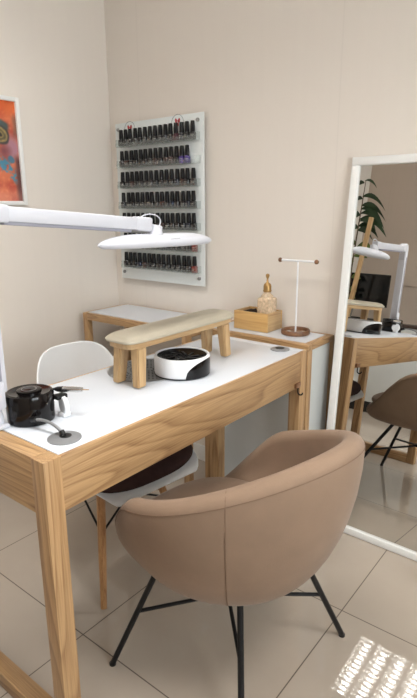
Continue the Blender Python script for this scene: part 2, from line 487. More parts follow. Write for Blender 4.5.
# ------------------------------------------------------------------ small side table in the corner
stab = thing('side_table', 'small oak side table with white top in the room corner', 'table', (0.075, -0.315, 0))
tw, td = 0.70, 0.308
L = 0.032
for (x, y) in ((0, 0), (tw-L, 0), (0, td-L), (tw-L, td-L)):
    obj('leg', B(x, x+L, y, y+L, 0, Z-0.001, 0.001), OZ, stab)
obj('rail', B(L, tw-L, 0, 0.02, Z-0.035, Z, 0.001), OX, stab)
obj('rail', B(L, tw-L, td-0.018, td, Z-0.035, Z, 0.001), OX, stab)
obj('rail', B(0, 0.02, L, td-L, Z-0.035, Z, 0.001), OY, stab)
obj('rail', B(tw-0.02, tw, L, td-L, Z-0.035, Z, 0.001), OY, stab)
obj('white_top', B(0.02, tw-0.02, 0.02, td-0.018, Z-0.02, Z+0.0012), M_WHITE_LAM, stab)

# ------------------------------------------------------------------ taupe tub chair
def sstep(a, b_, x):
    t = max(0, min(1, (x-a)/(b_-a))); return t*t*(3-2*t)
CHX, CHY = 1.490, -0.962
ch = thing('tub_armchair', 'taupe velvet tub armchair on thin black metal legs beside the desk', 'chair', (CHX, CHY, 0), math.radians(-8))
CA, CB = 0.338, 0.306
ZB, TK = 0.340, 0.056
def rimH(t):
    a = abs((t+PI) % (2*PI) - PI)
    h = 0.584 + 0.208*((1+math.cos(a))/2)**1.6
    f = sstep(math.radians(100), math.radians(149), a)
    return h*(1-f) + 0.42*f
def plan(t):
    a = abs((t+PI) % (2*PI) - PI)
    fr = 1 - 0.15*sstep(math.radians(120), PI, a)
    return CA*math.cos(t)*fr, CB*math.sin(t)*(1+0.02*math.sin(t)**2)
def belly(t, u):
    a = abs((t+PI) % (2*PI) - PI)
    p = 0.86 + 0.34*((1+math.cos(a))/2)**1.3
    return 0.45 + 0.55*math.sqrt(max(0.0, 1-(1-u)**2))**p
def shell_bm():
    bm = bmesh.new(); N = 96
    rings = []
    zb = ZB; th = TK
    outer = []
    for u in (0.0, 0.004, 0.015, 0.035, 0.065, 0.10, 0.15, 0.22, 0.31, 0.42, 0.55, 0.70, 0.86):
        outer.append(u)
    for i in range(N):
        t = 2*PI*i/N
        px, py = plan(t); H = rimH(t)
        R = math.hypot(px, py); dx, dy = px/R, py/R
        a_ = abs((t+PI) % (2*PI) - PI)
        thk = th*(1-0.25*sstep(math.radians(120), PI, a_))
        prof = [(0.0, zb+0.0), (0.2, zb), (0.38, zb+0.0005)]
        for u in outer:
            rr = belly(t, u)
            # bulging lower belly
            prof.append((rr, zb + 0.001 + (H-thk*0.5-zb-0.001)*u))
        cols = [(r*R, z) for r, z in prof]
        # rounded rim
        hr = thk/2
        for k in range(0, 9):
            an = PI*k/8
            cols.append((R-hr+hr*math.cos(an), H-hr+hr*math.sin(an)))
        seatz = 0.432
        zin = H-hr
        for u in (0.25, 0.5, 0.75, 1.0):
            cols.append((R-2*hr-0.055*u*u, zin+(min(seatz, zin-0.004)-zin)*u))
        cols.append((0.25*R, min(seatz, zin-0.004)))
        rings.append([Vector((dx*r, dy*r, z)) for r, z in cols])
    M_ = len(rings[0])
    V = [[None]*M_ for _ in range(N)]
    cb = bm.verts.new((0, 0, zb)); ctp = bm.verts.new((0, 0, 0.40))
    for i in range(N):
        for j in range(1, M_):
            V[i][j] = bm.verts.new(rings[i][j])
    for i in range(N):
        k = (i+1) % N
        bm.faces.new((cb, V[k][1], V[i][1]))
        for j in range(1, M_-1):
            bm.faces.new((V[i][j], V[k][j], V[k][j+1], V[i][j+1]))
        bm.faces.new((ctp, V[i][M_-1], V[k][M_-1]))
    return bm
sh = obj('upholstered_shell', shell_bm(), M_VELVET, ch, ang=80)
# seat cushion
def cushion_bm():
    bm = bmesh.new(); N = 72
    prof = [(0, 0.424), (0.80, 0.425), (0.95, 0.430), (0.995, 0.440), (1.0, 0.448), (0.985, 0.457), (0.91, 0.467), (0.7, 0.474), (0.35, 0.478), (0, 0.479)]
    rings = []
    for f, z in prof:
        if f == 0: rings.append([bm.verts.new((-0.03, 0, z))]); continue
        rg = []
        for i in range(N):
            t = 2*PI*i/N
            e = 2/2.7
            x = 0.250*math.copysign(abs(math.cos(t))**e, math.cos(t)); y = 0.222*math.copysign(abs(math.sin(t))**e, math.sin(t))
            rg.append(bm.verts.new((-0.026+x*f, y*f, z)))
        rings.append(rg)
    for a, b_ in zip(rings, rings[1:]):
        for i in range(N):
            j = (i+1) % N
            if len(a) == 1: bm.faces.new((a[0], b_[i], b_[j]))
            elif len(b_) == 1: bm.faces.new((a[i], b_[0], a[j]))
            else: bm.faces.new((a[i], b_[i], b_[j], a[j]))
    return bm
obj('seat_cushion', cushion_bm(), M_VELVET, ch, ang=80)
# seams on the shell
def outer_pt(t, u, off=0.0005):
    px, py = plan(t); H = rimH(t); R = math.hypot(px, py); dx, dy = px/R, py/R
    zb = ZB; rr = belly(t, u)
    z = zb+0.001+(H-TK*0.5-zb-0.001)*u
    return Vector((dx*(rr*R+off), dy*(rr*R+off), z))
def rim_pt(t, an, off=0.0004):
    px, py = plan(t); H = rimH(t); R = math.hypot(px, py); dx, dy = px/R, py/R
    a_ = abs((t+PI) % (2*PI) - PI)
    hr = TK*(1-0.25*sstep(math.radians(120), PI, a_))/2
    r = R-hr+(hr+off)*math.cos(an); z = H-hr+(hr+off)*math.sin(an)
    return Vector((dx*r, dy*r, z))
bm = bmesh.new()
ts = [math.radians(a) for a in range(-150, 151, 5)]
tube(bm, [rim_pt(t, math.radians(8)) for t in ts], 0.0009, 6)
for a in (-52, 52):
    t = math.radians(a)
    tube(bm, [outer_pt(t, (u/14)**1.6+0.01) for u in range(0, 13)] + [rim_pt(t, math.radians(x)) for x in (0, 8, 40, 80, 120)], 0.0008, 6)
obj('seam', bm, M_SEAM, ch)
# legs (world coordinates -> chair local)
chi = (Matrix.Translation(Vector((CHX, CHY, 0))) @ Matrix.Rotation(math.radians(-8), 4, 'Z')).inverted()
feet = [(1.219, -1.190), (1.665, -1.165), (1.705, -0.672), (1.195, -0.700)]
tops = [(1.345, -1.105), (1.590, -1.070), (1.640, -0.835), (1.375, -0.850)]
hub = Vector((1.475, -0.965, 0.232))
for f, tp in zip(feet, tops):
    a = chi @ Vector((f[0], f[1], 0.004)); b_ = chi @ Vector((tp[0], tp[1], ZB+0.012))
    lg = obj('leg', tube(bmesh.new(), [a, b_], 0.0085, 10), M_BLACK_METAL, ch)
    q = a.lerp(b_, 0.54)
    hb = chi @ hub
    d = (q-hb).normalized()
    obj('foot_pad', lathe(bmesh.new(), [(0, 0), (0.010, 0), (0.010, 0.006), (0, 0.008)], 14, a.x, a.y, 0.0), M_BLACK, lg)
    obj('stretcher', tube(bmesh.new(), [hb+d*0.012, q], 0.0055, 8), M_BLACK_METAL, ch)
hb = chi @ hub
obj('hub', lathe(bmesh.new(), [(0, -0.008), (0.018, -0.008), (0.018, 0.008), (0, 0.008)], 16, hb.x, hb.y, hb.z), M_BLACK_METAL, ch)

# ------------------------------------------------------------------ white shell chair behind desk
wc = thing('shell_chair', 'white moulded shell chair with dark seat pad pushed under the desk', 'chair', (0.855, -0.842, 0), math.radians(-7))
def shell_chair_bm(off=0.0):
    # sitter faces +x ; profile from seat front to top of back (x, z, halfwidth, curl)
    prof = [(0.275, 0.405, 0.170, 0.0), (0.262, 0.428, 0.196, 0.004), (0.20, 0.436, 0.222, 0.018), (0.10, 0.428, 0.236, 0.04), (0.0, 0.420, 0.238, 0.060),
            (-0.09, 0.422, 0.236, 0.078), (-0.155, 0.445, 0.236, 0.088), (-0.195, 0.50, 0.222, 0.090), (-0.215, 0.57, 0.208, 0.085),
            (-0.232, 0.65, 0.190, 0.072), (-0.246, 0.72, 0.172, 0.056), (-0.255, 0.77, 0.150, 0.040), (-0.259, 0.797, 0.118, 0.022), (-0.260, 0.808, 0.07, 0.008)]
    bm = bmesh.new(); K = 20; g = []
    for i, (x, z, hw, cu) in enumerate(prof):
        back = sstep(-0.09, -0.2, -abs(x)) if False else (0 if x > -0.05 else min(1, (-0.05-x)/0.13))
        row = []
        for k in range(K+1):
            s = -1+2*k/K
            y = hw*s
            up = cu*abs(s)**2.6
            row.append(bm.verts.new((x + back*up*1.0, y, z + (1-back)*up)))
        g.append(row)
    for i in range(len(g)-1):
        for k in range(K):
            bm.faces.new((g[i][k], g[i+1][k], g[i+1][k+1], g[i][k+1]))
    return bm
so = obj('seat_shell', shell_chair_bm(), M_SHELL, wc, ang=80)
sd = so.modifiers.new('thick', 'SOLIDIFY'); sd.thickness = 0.007; sd.offset = -1
sb = so.modifiers.new('sub', 'SUBSURF'); sb.levels = 1; sb.render_levels = 1
# padded seat cover wraps over the seat edge
def pad_bm():
    bm = bmesh.new(); N = 48
    rings = []
    prof = [(0, 0.434), (0.97, 0.436), (1.0, 0.446), (1.005, 0.456), (0.985, 0.468), (0.93, 0.478), (0.7, 0.483), (0, 0.484)]
    for f, z in prof:
        if f == 0: rings.append([bm.verts.new((0.06, 0, z))]); continue
        rg = []
        for i in range(N):
            t = 2*PI*i/N; e = 2/3.2
            x = 0.216*math.copysign(abs(math.cos(t))**e, math.cos(t)); y = 0.234*math.copysign(abs(math.sin(t))**e, math.sin(t))
            rg.append(bm.verts.new((0.06+x*f, y*f, z + 0.012*(abs(y)/0.234)**2)))
        rings.append(rg)
    for a, b_ in zip(rings, rings[1:]):
        for i in range(N):
            j = (i+1) % N
            if len(a) == 1: bm.faces.new((a[0], b_[i], b_[j]))
            elif len(b_) == 1: bm.faces.new((a[i], b_[0], a[j]))
            else: bm.faces.new((a[i], b_[i], b_[j], a[j]))
    return bm
obj('seat_pad', pad_bm(), M_PAD, wc, ang=80)
wfeet = [(0.192, -0.190), (0.170, 0.215), (-0.180, 0.205), (-0.180, -0.205)]
wtops = [(0.115, -0.125), (0.080, 0.115), (-0.100, 0.120), (-0.100, -0.120)]
for f, tp in zip(wfeet, wtops):
    tube_pts = [Vector((f[0], f[1], 0.0)), Vector((tp[0], tp[1], 0.405))]
    obj('leg', tube(bmesh.new(), [tube_pts[0], tube_pts[0].lerp(tube_pts[1], 0.5), tube_pts[1]], [0.0105, 0.014, 0.0155], 14), DOWEL, wc)
def wl(i, z):
    f, tp = wfeet[i], wtops[i]; t = z/0.405
    return Vector((f[0]+(tp[0]-f[0])*t, f[1]+(tp[1]-f[1])*t, z))
for i, j in ((0, 1), (1, 2), (2, 3), (3, 0)):
    obj('wire_brace', tube(bmesh.new(), [wl(i, 0.245), wl(j, 0.395)], 0.004, 8), M_BLACK_METAL, wc)
    obj('wire_brace', tube(bmesh.new(), [wl(j, 0.245), wl(i, 0.395)], 0.004, 8), M_BLACK_METAL, wc)
bm = bmesh.new()
box(bm, -0.11, 0.13, -0.130, -0.118, 0.395, 0.407, 0.001); box(bm, -0.11, 0.13, 0.108, 0.120, 0.395, 0.407, 0.001)
box(bm, 0.095, 0.107, -0.118, 0.108, 0.395, 0.407, 0.001); box(bm, -0.107, -0.095, -0.118, 0.108, 0.395, 0.407, 0.001)
obj('under_frame', bm, M_BLACK_METAL, wc)

# ------------------------------------------------------------------ nail polish rack
rack = thing('nail_polish_rack', 'frosted acrylic wall rack with seven shelves of dark polish bottles', 'rack', (0.07, 0, 0.935))
PW, PH = 0.576, 0.778
obj('back_panel', B(0, PW, -0.028, -0.022, 0, PH, 0.001), M_FROST, rack)
for (x, z) in ((0.024, 0.036), (PW-0.032, 0.036), (0.024, PH-0.03), (PW-0.032, PH-0.03)):
    Mx = Matrix.Translation((x, 0, z)) @ Matrix.Rotation(PI/2, 4, 'X')
    obj('standoff_screw', lathe(bmesh.new(), [(0, 0), (0.0085, 0), (0.0085, 0.034), (0.007, 0.037), (0, 0.0375)], 18, M=Mx), M_STEEL, rack)
SH0, PITCH = 1.000, 0.1
for i in range(7):
    z = SH0 + PITCH*i - 0.935
    bm = bmesh.new()
    box(bm, 0.040, 0.556, -0.068, -0.028, z-0.003, z)
    box(bm, 0.040, 0.556, -0.071, -0.068, z-0.003, z+0.014)
    box(bm, 0.553, 0.556, -0.068, -0.028, z, z+0.032)
    box(bm, 0.040, 0.043, -0.068, -0.028, z, z+0.032)
    obj('shelf', bm, M_SHELF, rack)
# two round stickers with a red bow at the top of the panel
def sticker(x, z):
    bm = bmesh.new(); N = 30
    Mx = Matrix.Translation((x, -0.0285, z)) @ Matrix.Rotation(PI/2, 4, 'X')
    pts = [Mx @ Vector((0.037*math.cos(2*PI*k/N), 0.037*math.sin(2*PI*k/N), 0)) for k in range(-2, 18)]
    tube(bm, pts, 0.0011, 6)
    s = obj('round_logo', bm, M_RING, rack)
    bm = bmesh.new()
    def blob(pts2):
        vs = [bm.verts.new(Mx @ Vector((a, b_, 0.0007))) for a, b_ in pts2]
        vs2 = [bm.verts.new(Mx @ Vector((a, b_, -0.0002))) for a, b_ in pts2]
        bm.faces.new(vs); bm.faces.new(list(reversed(vs2)))
        for q in range(len(vs)): bm.faces.new((vs[q], vs2[q], vs2[(q+1) % len(vs)], vs[(q+1) % len(vs)]))
    blob([(0, 0.010), (-0.010, 0.022), (-0.016, 0.016), (-0.014, 0.003), (-0.006, 0.0)])
    blob([(0, 0.010), (0.010, 0.022), (0.016, 0.016), (0.014, 0.003), (0.006, 0.0)])
    blob([(-0.006, 0.001), (0.006, 0.001), (0.009, -0.016), (0, -0.010), (-0.009, -0.016)])
    obj('red_bow', bm, M_LIPS, s)
sticker(0.105, 0.744); sticker(0.422, 0.745)

# polish bottles
def polish_mats():
    cols = {'black': (18, 16, 18), 'smoky': (42, 36, 36), 'navy': (20, 26, 44), 'violet': (62, 44, 118), 'wine': (66, 18, 30), 'brown': (58, 34, 28), 'rust': (120, 48, 40)}
    return {k: mat('polish_'+k, v, 0.12, coat=0.5) for k, v in cols.items()}
PM = polish_mats()
def bottle(col):
    bm = bmesh.new()
    lathe(bm, [(0, 0), (0.0140, 0), (0.0155, 0.002), (0.0155, 0.026), (0.0140, 0.031), (0.0085, 0.033), (0.0065, 0.035), (0, 0.035)], 16)
    b_ = obj('nail_polish_bottle', bm, PM[col])
    obj('cap', lathe(bmesh.new(), [(0, 0.034), (0.0108, 0.034), (0.0108, 0.037), (0.0102, 0.055), (0.0090, 0.076), (0.0078, 0.078), (0, 0.078)], 14), M_CAP, b_)
    # lettering strip wrapped on the front of the glass
    bm = bmesh.new()
    for zz, hh, sp in ((0.018, 0.0022, 0.55), (0.012, 0.0016, 0.4)):
        prev = None
        for k in range(7):
            th = -PI/2 - sp + 2*sp*k/6
            a = bm.verts.new((0.0158*math.cos(th), 0.0158*math.sin(th), zz)); c_ = bm.verts.new((0.0158*math.cos(th), 0.0158*math.sin(th), zz+hh))
            if prev: bm.faces.new((prev[0], a, c_, prev[1]))
            prev = (a, c_)
    obj('lettering', bm, M_LABEL, b_)
    return b_
protos = {}
def place_bottle(col, x, y, z, rz, label, group):
    if col not in protos:
        o = bottle(col); protos[col] = o
    else:
        src = protos[col]
        o = src.copy(); C.objects.link(o)
        for chd in src.children:
            k = chd.copy(); C.objects.link(k); k.parent = o
    o.location = (x, y, z); o.rotation_euler = (0, 0, rz)
    tag(o, label, 'nail polish bottle')
    if 'group' in o: del o['group']
    if group: o['group'] = group
SHN = ['bottom shelf', 'second shelf from the bottom', 'third shelf from the bottom', 'middle shelf', 'third shelf from the top', 'second shelf from the top', 'top shelf']
for i in range(7):
    n = 14 if i == 5 else 15
    for k in range(n):
        x = 0.131 + k*0.0335 + random.uniform(-0.001, 0.001)
        col = random.choices(['black', 'smoky', 'navy', 'brown'], [6, 3, 1.2, 1])[0]
        lab = 'dark polish bottle with black cap, %s of wall rack' % SHN[i]
        grp = 'dark polish bottles on the %s' % SHN[i]
        if i == 5 and k in (12, 13):
            col = 'violet'
            lab = ['violet polish bottle with a dark bottle on its left', 'violet polish bottle at the right end of its row'][k-12]; grp = None
        if i == 6 and k in (11,):
            col = 'wine'; lab = 'wine red polish bottle on the top shelf of the wall rack'; grp = None
        if i in (0, 1) and k == 14:
            col = 'rust'; lab = 'rusty red polish bottle, right end of the %s' % SHN[i]; grp = None
        place_bottle(col, x, -0.048+random.uniform(-0.002, 0.002), SH0+PITCH*i+0.0004, random.uniform(-0.5, 0.5), lab, grp)

# ------------------------------------------------------------------ lamp
LX, LY = 1.089, -1.384
lamp = thing('desk_lamp', 'white articulated LED desk lamp clamped to the near desk end', 'lamp', (LX, LY, Z))
bm = bmesh.new()
box(bm, -0.028, 0.028, -0.080, 0.011, 0.0020, 0.012, 0.003)
box(bm, -0.024, 0.024, -0.080, -0.0645, -0.07, 0.0115, 0.003)
clamp = obj('clamp', bm, M_LAMP, lamp)
bm = bmesh.new()
lathe(bm, [(0, 0.012), (0.017, 0.012), (0.017, 0.030), (0.014, 0.036), (0.012, 0.075), (0, 0.075)], 24, 0, -0.006)
obj('pivot', bm, M_LAMP, lamp)
hz = 0.517
bm = bmesh.new()
box(bm, -0.021, 0.021, -0.015, 0.019, 0.090, hz, 0.004)
obj('post', bm, M_LAMP, lamp)
bm = bmesh.new()
box(bm, 0.0205, 0.0222, -0.006, 0.006, 0.12, hz-0.06, 0.0005)
box(bm, -0.0222, -0.0205, -0.006, 0.006, 0.12, hz-0.06, 0.0005)
obj('post_channel', bm, M_LAMP_GREY, lamp)
# lower joint cheeks
bm = bmesh.new()
box(bm, -0.024, 0.024, -0.026, 0.011, 0.050, 0.118, 0.006)
obj('lower_joint', bm, M_LAMP, lamp)
# elbow
E0 = Vector((0.0, 0.01, hz-0.008))
H0 = Vector((0.028, 0.508, 0.468))
ad = (H0-E0).normalized()
Mx = Matrix.Translation(E0) @ Matrix.Rotation(PI/2, 4, 'Y')
bm = bmesh.new()
lathe(bm, [(0, -0.019), (0.026, -0.019), (0.030, -0.015), (0.030, 0.015), (0.026, 0.019), (0, 0.019)], 28, M=Mx)
beam(bm, E0-Vector((0, 0.01, 0.07)), E0-Vector((0, 0.01, 0)), 0.044, 0.038, 0.004)
beam(bm, E0, E0+ad*0.06, 0.036, 0.040, 0.004, side=(1, 0, 0))
obj('elbow', bm, M_LAMP, lamp)
bm = bmesh.new()
beam(bm, E0+ad*0.03, H0-ad*0.03, 0.030, 0.034, 0.003, side=(1, 0, 0))
arm = obj('arm', bm, M_LAMP, lamp)
bm = bmesh.new()
dn = Vector((0, 0, -1)); dn = (dn-ad*dn.dot(ad)).normalized()
beam(bm, E0+ad*0.05+dn*0.020, H0-ad*0.07+dn*0.020, 0.020, 0.010, 0.002, side=(1, 0, 0))
obj('arm_channel', bm, M_LAMP_GREY, arm)
bm = bmesh.new()
beam(bm, H0-ad*0.055, H0+ad*0.004, 0.034, 0.040, 0.006, side=(1, 0, 0))
beam(bm, H0+ad*0.0+dn*0.008, H0+ad*0.05+dn*0.012, 0.020, 0.022, 0.005, side=(1, 0, 0))
obj('arm_end_joint', bm, M_LAMP, lamp)
# head : slim pointed lens along y
HC = Vector((0.034, 0.553, 0.414))
def head_bm():
    bm = bmesh.new(); N = 64
    LA, LB = 0.243, 0.045
    def ring(f, z):
        rg = []
        for i in range(N):
            t = 2*PI*i/N
            y = LA*math.cos(t); w = LB*math.copysign(abs(math.sin(t))**1.15, math.sin(t))
            rg.append(bm.verts.new(HC+Vector((w*f, y*(0.35+0.65*f), z - 0.020*y*(0.35+0.65*f)))))
        return rg
    prof = [(0.01, -0.012), (0.5, -0.012), (0.88, -0.010), (0.95, -0.006), (1.0, -0.001), (0.985, 0.004), (0.92, 0.010), (0.8, 0.016), (0.62, 0.0215), (0.4, 0.0255), (0.2, 0.0275), (0.01, 0.028)]
    rs = [ring(f, z) for f, z in prof]
    for a, b_ in zip(rs, rs[1:]):
        for i in range(N):
            j = (i+1) % N
            bm.faces.new((a[i], b_[i], b_[j], a[j]))
    bm.faces.new(rs[0]); bm.faces.new(list(reversed(rs[-1])))
    return bm
hd = obj('lamp_head', head_bm(), M_LAMP, lamp, ang=60)
bm = bmesh.new()
lathe(bm, [(0, 0.022), (0.024, 0.022), (0.023, 0.032), (0.016, 0.042), (0.012, 0.052), (0, 0.054)], 24, HC.x, HC.y-0.025, HC.z)
obj('neck', bm, M_LAMP, lamp)
bm = bmesh.new()
a = H0+ad*0.0+Vector((0, 0, 0.018)); e_ = HC+Vector((0.0, -0.005, 0.050))
tube(bm, bezier(a-ad*0.03, a+Vector((0, 0.0, 0.022)), e_+Vector((0, 0.026, 0.030)), e_, 18), 0.0019, 8)
obj('cable', bm, M_LAMP, lamp)
bm = bmesh.new()
box(bm, HC.x+0.0495, HC.x+0.0505, HC.y-0.01, HC.y+0.03, HC.z+0.0125, HC.z+0.0135)
obj('printed_mark', bm, M_RING, hd)

# ------------------------------------------------------------------ armrest
arx, ary = 1.112, -0.760
ar = thing('manicure_hand_rest', 'cream leather hand rest bench on splayed oak legs standing on the desk', 'hand rest', (arx, ary, Z+0.0048))
TH = 0.118
bm = bmesh.new()
def stadium(bm, hl, hw, z0, z1, bev, n=2.6, N=56, dome=0.0):
    rings = []
    for f, z in ([(0, z0), (0.97, z0), (1.0, z0+bev), (1.0, z1-bev), (1-bev/hw, z1)] + ([(0.75, z1+dome*0.45), (0.4, z1+dome*0.85), (0, z1+dome)] if dome else [(0, z1)])):
        if f == 0: rings.append([bm.verts.new((0, 0, z))]); continue
        rg = []
        for i in range(N):
            t = 2*PI*i/N
            # long straight sides, rounded corners
            e = 2/7.0
            x = math.copysign(abs(math.cos(t))**e, math.cos(t)); y = math.copysign(abs(math.sin(t))**e, math.sin(t))
            rg.append(bm.verts.new((x*(hw-(1-f)*hw), y*(hl-(1-f)*hw), z)))
        rings.append(rg)
    for a, b_ in zip(rings, rings[1:]):
        for i in range(N):
            j = (i+1) % N
            if len(a) == 1: bm.faces.new((a[0], b_[i], b_[j]))
            elif len(b_) == 1: bm.faces.new((a[i], b_[0], a[j]))
            else: bm.faces.new((a[i], b_[i], b_[j], a[j]))
    return bm
obj('wooden_frame', stadium(bmesh.new(), 0.250, 0.056, TH, TH+0.018, 0.003), PINE[1], ar, ang=35)
obj('leather_cushion', stadium(bmesh.new(), 0.262, 0.064, TH+0.018, TH+0.034, 0.008, dome=0.010), M_LEATHER, ar, ang=70)
for sy in (-1, 1):
    for sx in (-1, 1):
        bm = bmesh.new()
        vs = []
        for (z, cx_, hw_, hy_) in ((0.0, sx*0.043, 0.0125, 0.017), (TH, sx*0.036, 0.016, 0.019)):
            cy_ = sy*(0.214 if z == 0 else 0.205)
            vs += [bm.verts.new((cx_+a*hw_, cy_+b_*hy_, z)) for a, b_ in ((-1, -1), (1, -1), (1, 1), (-1, 1))]
        for q in range(4):
            bm.faces.new((vs[q], vs[(q+1) % 4], vs[4+(q+1) % 4], vs[4+q]))
        bm.faces.new(vs[:4][::-1]); bm.faces.new(vs[4:])
        bmesh.ops.bevel(bm, geom=list(bm.edges), offset=0.003, segments=2, affect='EDGES')
        obj('leg', bm, PINE[2], ar)

# ------------------------------------------------------------------ round white nail dust device
dv = thing('nail_dust_collector', 'round white table dust collector with glossy black top under the armrest', 'dust collector', (1.158, -0.785, Z+0.0040))
R0 = 0.089; DH = 0.062
bm = bmesh.new()
lathe(bm, [(0, 0.0005), (R0-0.004, 0.0005), (R0-0.001, 0.003), (R0, 0.008), (R0, DH-0.004), (R0-0.002, DH), (R0-0.007, DH), (R0-0.009, DH-0.003), (R0-0.010, DH-0.012), (0, DH-0.012)], 64)
obj('white_body', bm, M_WHITE_PLASTIC, dv)
bm = bmesh.new()
lathe(bm, [(0, DH-0.0118), (R0-0.0102, DH-0.0118), (R0-0.0102, DH-0.003), (R0-0.013, DH-0.0035), (R0-0.03, DH-0.010), (0, DH-0.0105)], 64)
obj('black_tray', bm, M_BLACK_GLOSS, dv)
bm = bmesh.new()
for k in range(9):
    an = 2*PI*k/9
    Mx = Matrix.Rotation(an, 4, 'Z') @ Matrix.Translation((0.036, 0, DH-0.0098)) @ Matrix.Rotation(0.5, 4, 'Z')
    box(bm, -0.020, 0.020, -0.0035, 0.0035, 0, 0.0022, 0.0005, 1, M=Mx)
obj('fan_vent', bm, M_BLACK, dv)
bm = bmesh.new()
prev = None; NA = 44
A0_, A1_ = math.radians(-42), math.radians(70)
for k in range(NA+1):
    f = k/NA; th = A0_+(A1_-A0_)*f
    hgt = 0.006+0.050*max(0.0, 1-(2*f-1)**2)**0.5
    v = [bm.verts.new(((R0+o_)*math.cos(th), (R0+o_)*math.sin(th), z)) for o_, z in ((0.0006, 0.002), (0.0012, 0.004), (0.0012, hgt-0.001), (0.0002, hgt))]
    if prev:
        for q in range(3): bm.faces.new((prev[q], v[q], v[q+1], prev[q+1]))
    prev = v
obj('black_swoosh_panel', bm, M_BLACK_GLOSS, dv)
obj('base_ring', lathe(bmesh.new(), [(R0-0.004, 0.0), (R0+0.0004, 0.0), (R0+0.0006, 0.0026), (R0-0.004, 0.0026), (R0-0.004, 0.0)], 64), M_BLACK, dv)

# ------------------------------------------------------------------ black drill control unit
jr = thing('nail_drill_unit', 'glossy black cylindrical nail drill unit at the near end of the desk', 'nail drill', (1.111, -1.310, Z+0.0018))
JR, JH = 0.058, 0.075
bm = bmesh.new()
lathe(bm, [(0, 0), (JR-0.004, 0), (JR-0.001, 0.002), (JR, 0.006), (JR+0.001, JH-0.006), (JR-0.001, JH-0.001), (JR-0.006, JH+0.001), (JR-0.012, JH-0.001), (0, JH-0.001)], 56)
obj('drum_body', bm, M_BLACK_GLOSS, jr)
bm = bmesh.new()
lathe(bm, [(0, JH-0.0008), (0.030, JH-0.0008), (0.030, JH+0.0015), (0.027, JH+0.003), (0, JH+0.003)], 40, -0.006, 0.004)
obj('top_dial', bm, M_BLACK_GLOSS, jr)
bm = bmesh.new()
lathe(bm, [(0.017, JH+0.0031), (0.019, JH+0.0031), (0.019, JH+0.0037), (0.017, JH+0.0037), (0.017, JH+0.0031)], 32, -0.006, 0.004)
obj('dial_ring', bm, M_STEEL, jr)
# cradle on the side that carries the handpiece
bm = bmesh.new()
box(bm, 0.026, 0.050, 0.046, 0.078, 0.046, 0.0575, 0.003)
obj('handpiece_cradle', bm, M_BLACK, jr)
# white round bit holder next to it
bm = bmesh.new()
Mx = Matrix.Translation((0.049, 0.064, 0.030)) @ Matrix.Rotation(math.radians(75), 4, 'Z') @ Matrix.Rotation(PI/2, 4, 'Y')
lathe(bm, [(0, -0.006), (0.021, -0.006), (0.023, -0.004), (0.023, 0.004), (0.021, 0.006), (0, 0.006)], 28, M=Mx)
box(bm, 0.037, 0.061, 0.053, 0.075, 0.0, 0.012, 0.002)
obj('white_bit_holder', bm, M_WHITE_PLASTIC, jr)
# plug cord running to the grey cable disc
bm = bmesh.new()
p0 = Vector((0.052, -0.030, 0.020)); p3 = Vector((1.268-1.111, -1.330+1.310, 0.0055))
tube(bm, bezier(p0, p0+Vector((0.03, 0.0, 0.012)), p3+Vector((-0.03, 0.0, 0.028)), p3, 16), 0.0038, 10)
pw = obj('power_cord', bm, M_GREY_DISC, jr)
bm = bmesh.new()
tube(bm, [p0-Vector((0.004, 0, 0)), p0+Vector((0.016, 0.001, 0.006))], 0.0075, 12)
tube(bm, [p3+Vector((-0.008, 0.0, 0.009)), p3], 0.0065, 12)
obj('plug', bm, M_BLACK, pw)
# handpiece: a thing of its own resting on the unit
hp = thing('nail_drill_handpiece', 'slim silver drill handpiece resting on the black drill unit', 'handpiece', (1.111, -1.310, Z+0.0018))
h0 = Vector((0.016, 0.064, 0.0655)); h1 = Vector((0.094, 0.104, 0.0690))
hdv = (h1-h0).normalized()
bm = bmesh.new()
tube(bm, [h0+hdv*0.020, h0+hdv*0.025, h1-hdv*0.03, h1-hdv*0.012, h1-hdv*0.010], [0.006, 0.0075, 0.0075, 0.006, 0.003], 16)
obj('metal_barrel', bm, M_CHROME, hp)
bm = bmesh.new()
tube(bm, [h0, h0+hdv*0.008, h0+hdv*0.022], [0.004, 0.0068, 0.0078], 14)
obj('black_grip', bm, M_BLACK, hp)
bm = bmesh.new()
tube(bm, [h1-hdv*0.012, h1+hdv*0.006], [0.0013, 0.0010], 8)
obj('bit', bm, M_GOLD, hp)
bm = bmesh.new()
q0 = h0
tube(bm, bezier(q0, q0-hdv*0.03, (-0.050, 0.075, 0.050), (-0.060, 0.060, 0.0035), 14) + bezier((-0.060, 0.060, 0.0035), (-0.065, 0.045, 0.0035), (-0.085, 0.05, 0.0035), (-0.115, 0.02, 0.0035), 10)[1:], 0.003, 8)
obj('cord', bm, M_BLACK, hp)

# ------------------------------------------------------------------ things on the cabinet
# T stand
ts_ = thing('jewellery_stand', 'white T shaped jewellery stand on a round walnut tray', 'stand', (1.174, -0.080, Z))
bm = bmesh.new()
lathe(bm, [(0, 0), (0.058, 0), (0.060, 0.003), (0.060, 0.016), (0.058, 0.019), (0.052, 0.019), (0.050, 0.016), (0.049, 0.007), (0, 0.007)], 48)
obj('walnut_tray', bm, WALNUT, ts_)
obj('pole', tube(bmesh.new(), [(0, 0, 0.007), (0, 0, 0.303)], 0.0036, 12), M_WHITE_PLASTIC, ts_)
obj('cross_bar', tube(bmesh.new(), [(-0.078, 0, 0.303), (0.078, 0, 0.303)], 0.0046, 12), M_WHITE_PLASTIC, ts_)
for s in (-1, 1):
    bm = bmesh.new()
    bmesh.ops.create_uvsphere(bm, u_segments=18, v_segments=12, radius=0.0095, matrix=Matrix.Translation((s*0.083, 0, 0.303)))
    obj('wooden_ball', bm, WALNUT, ts_)
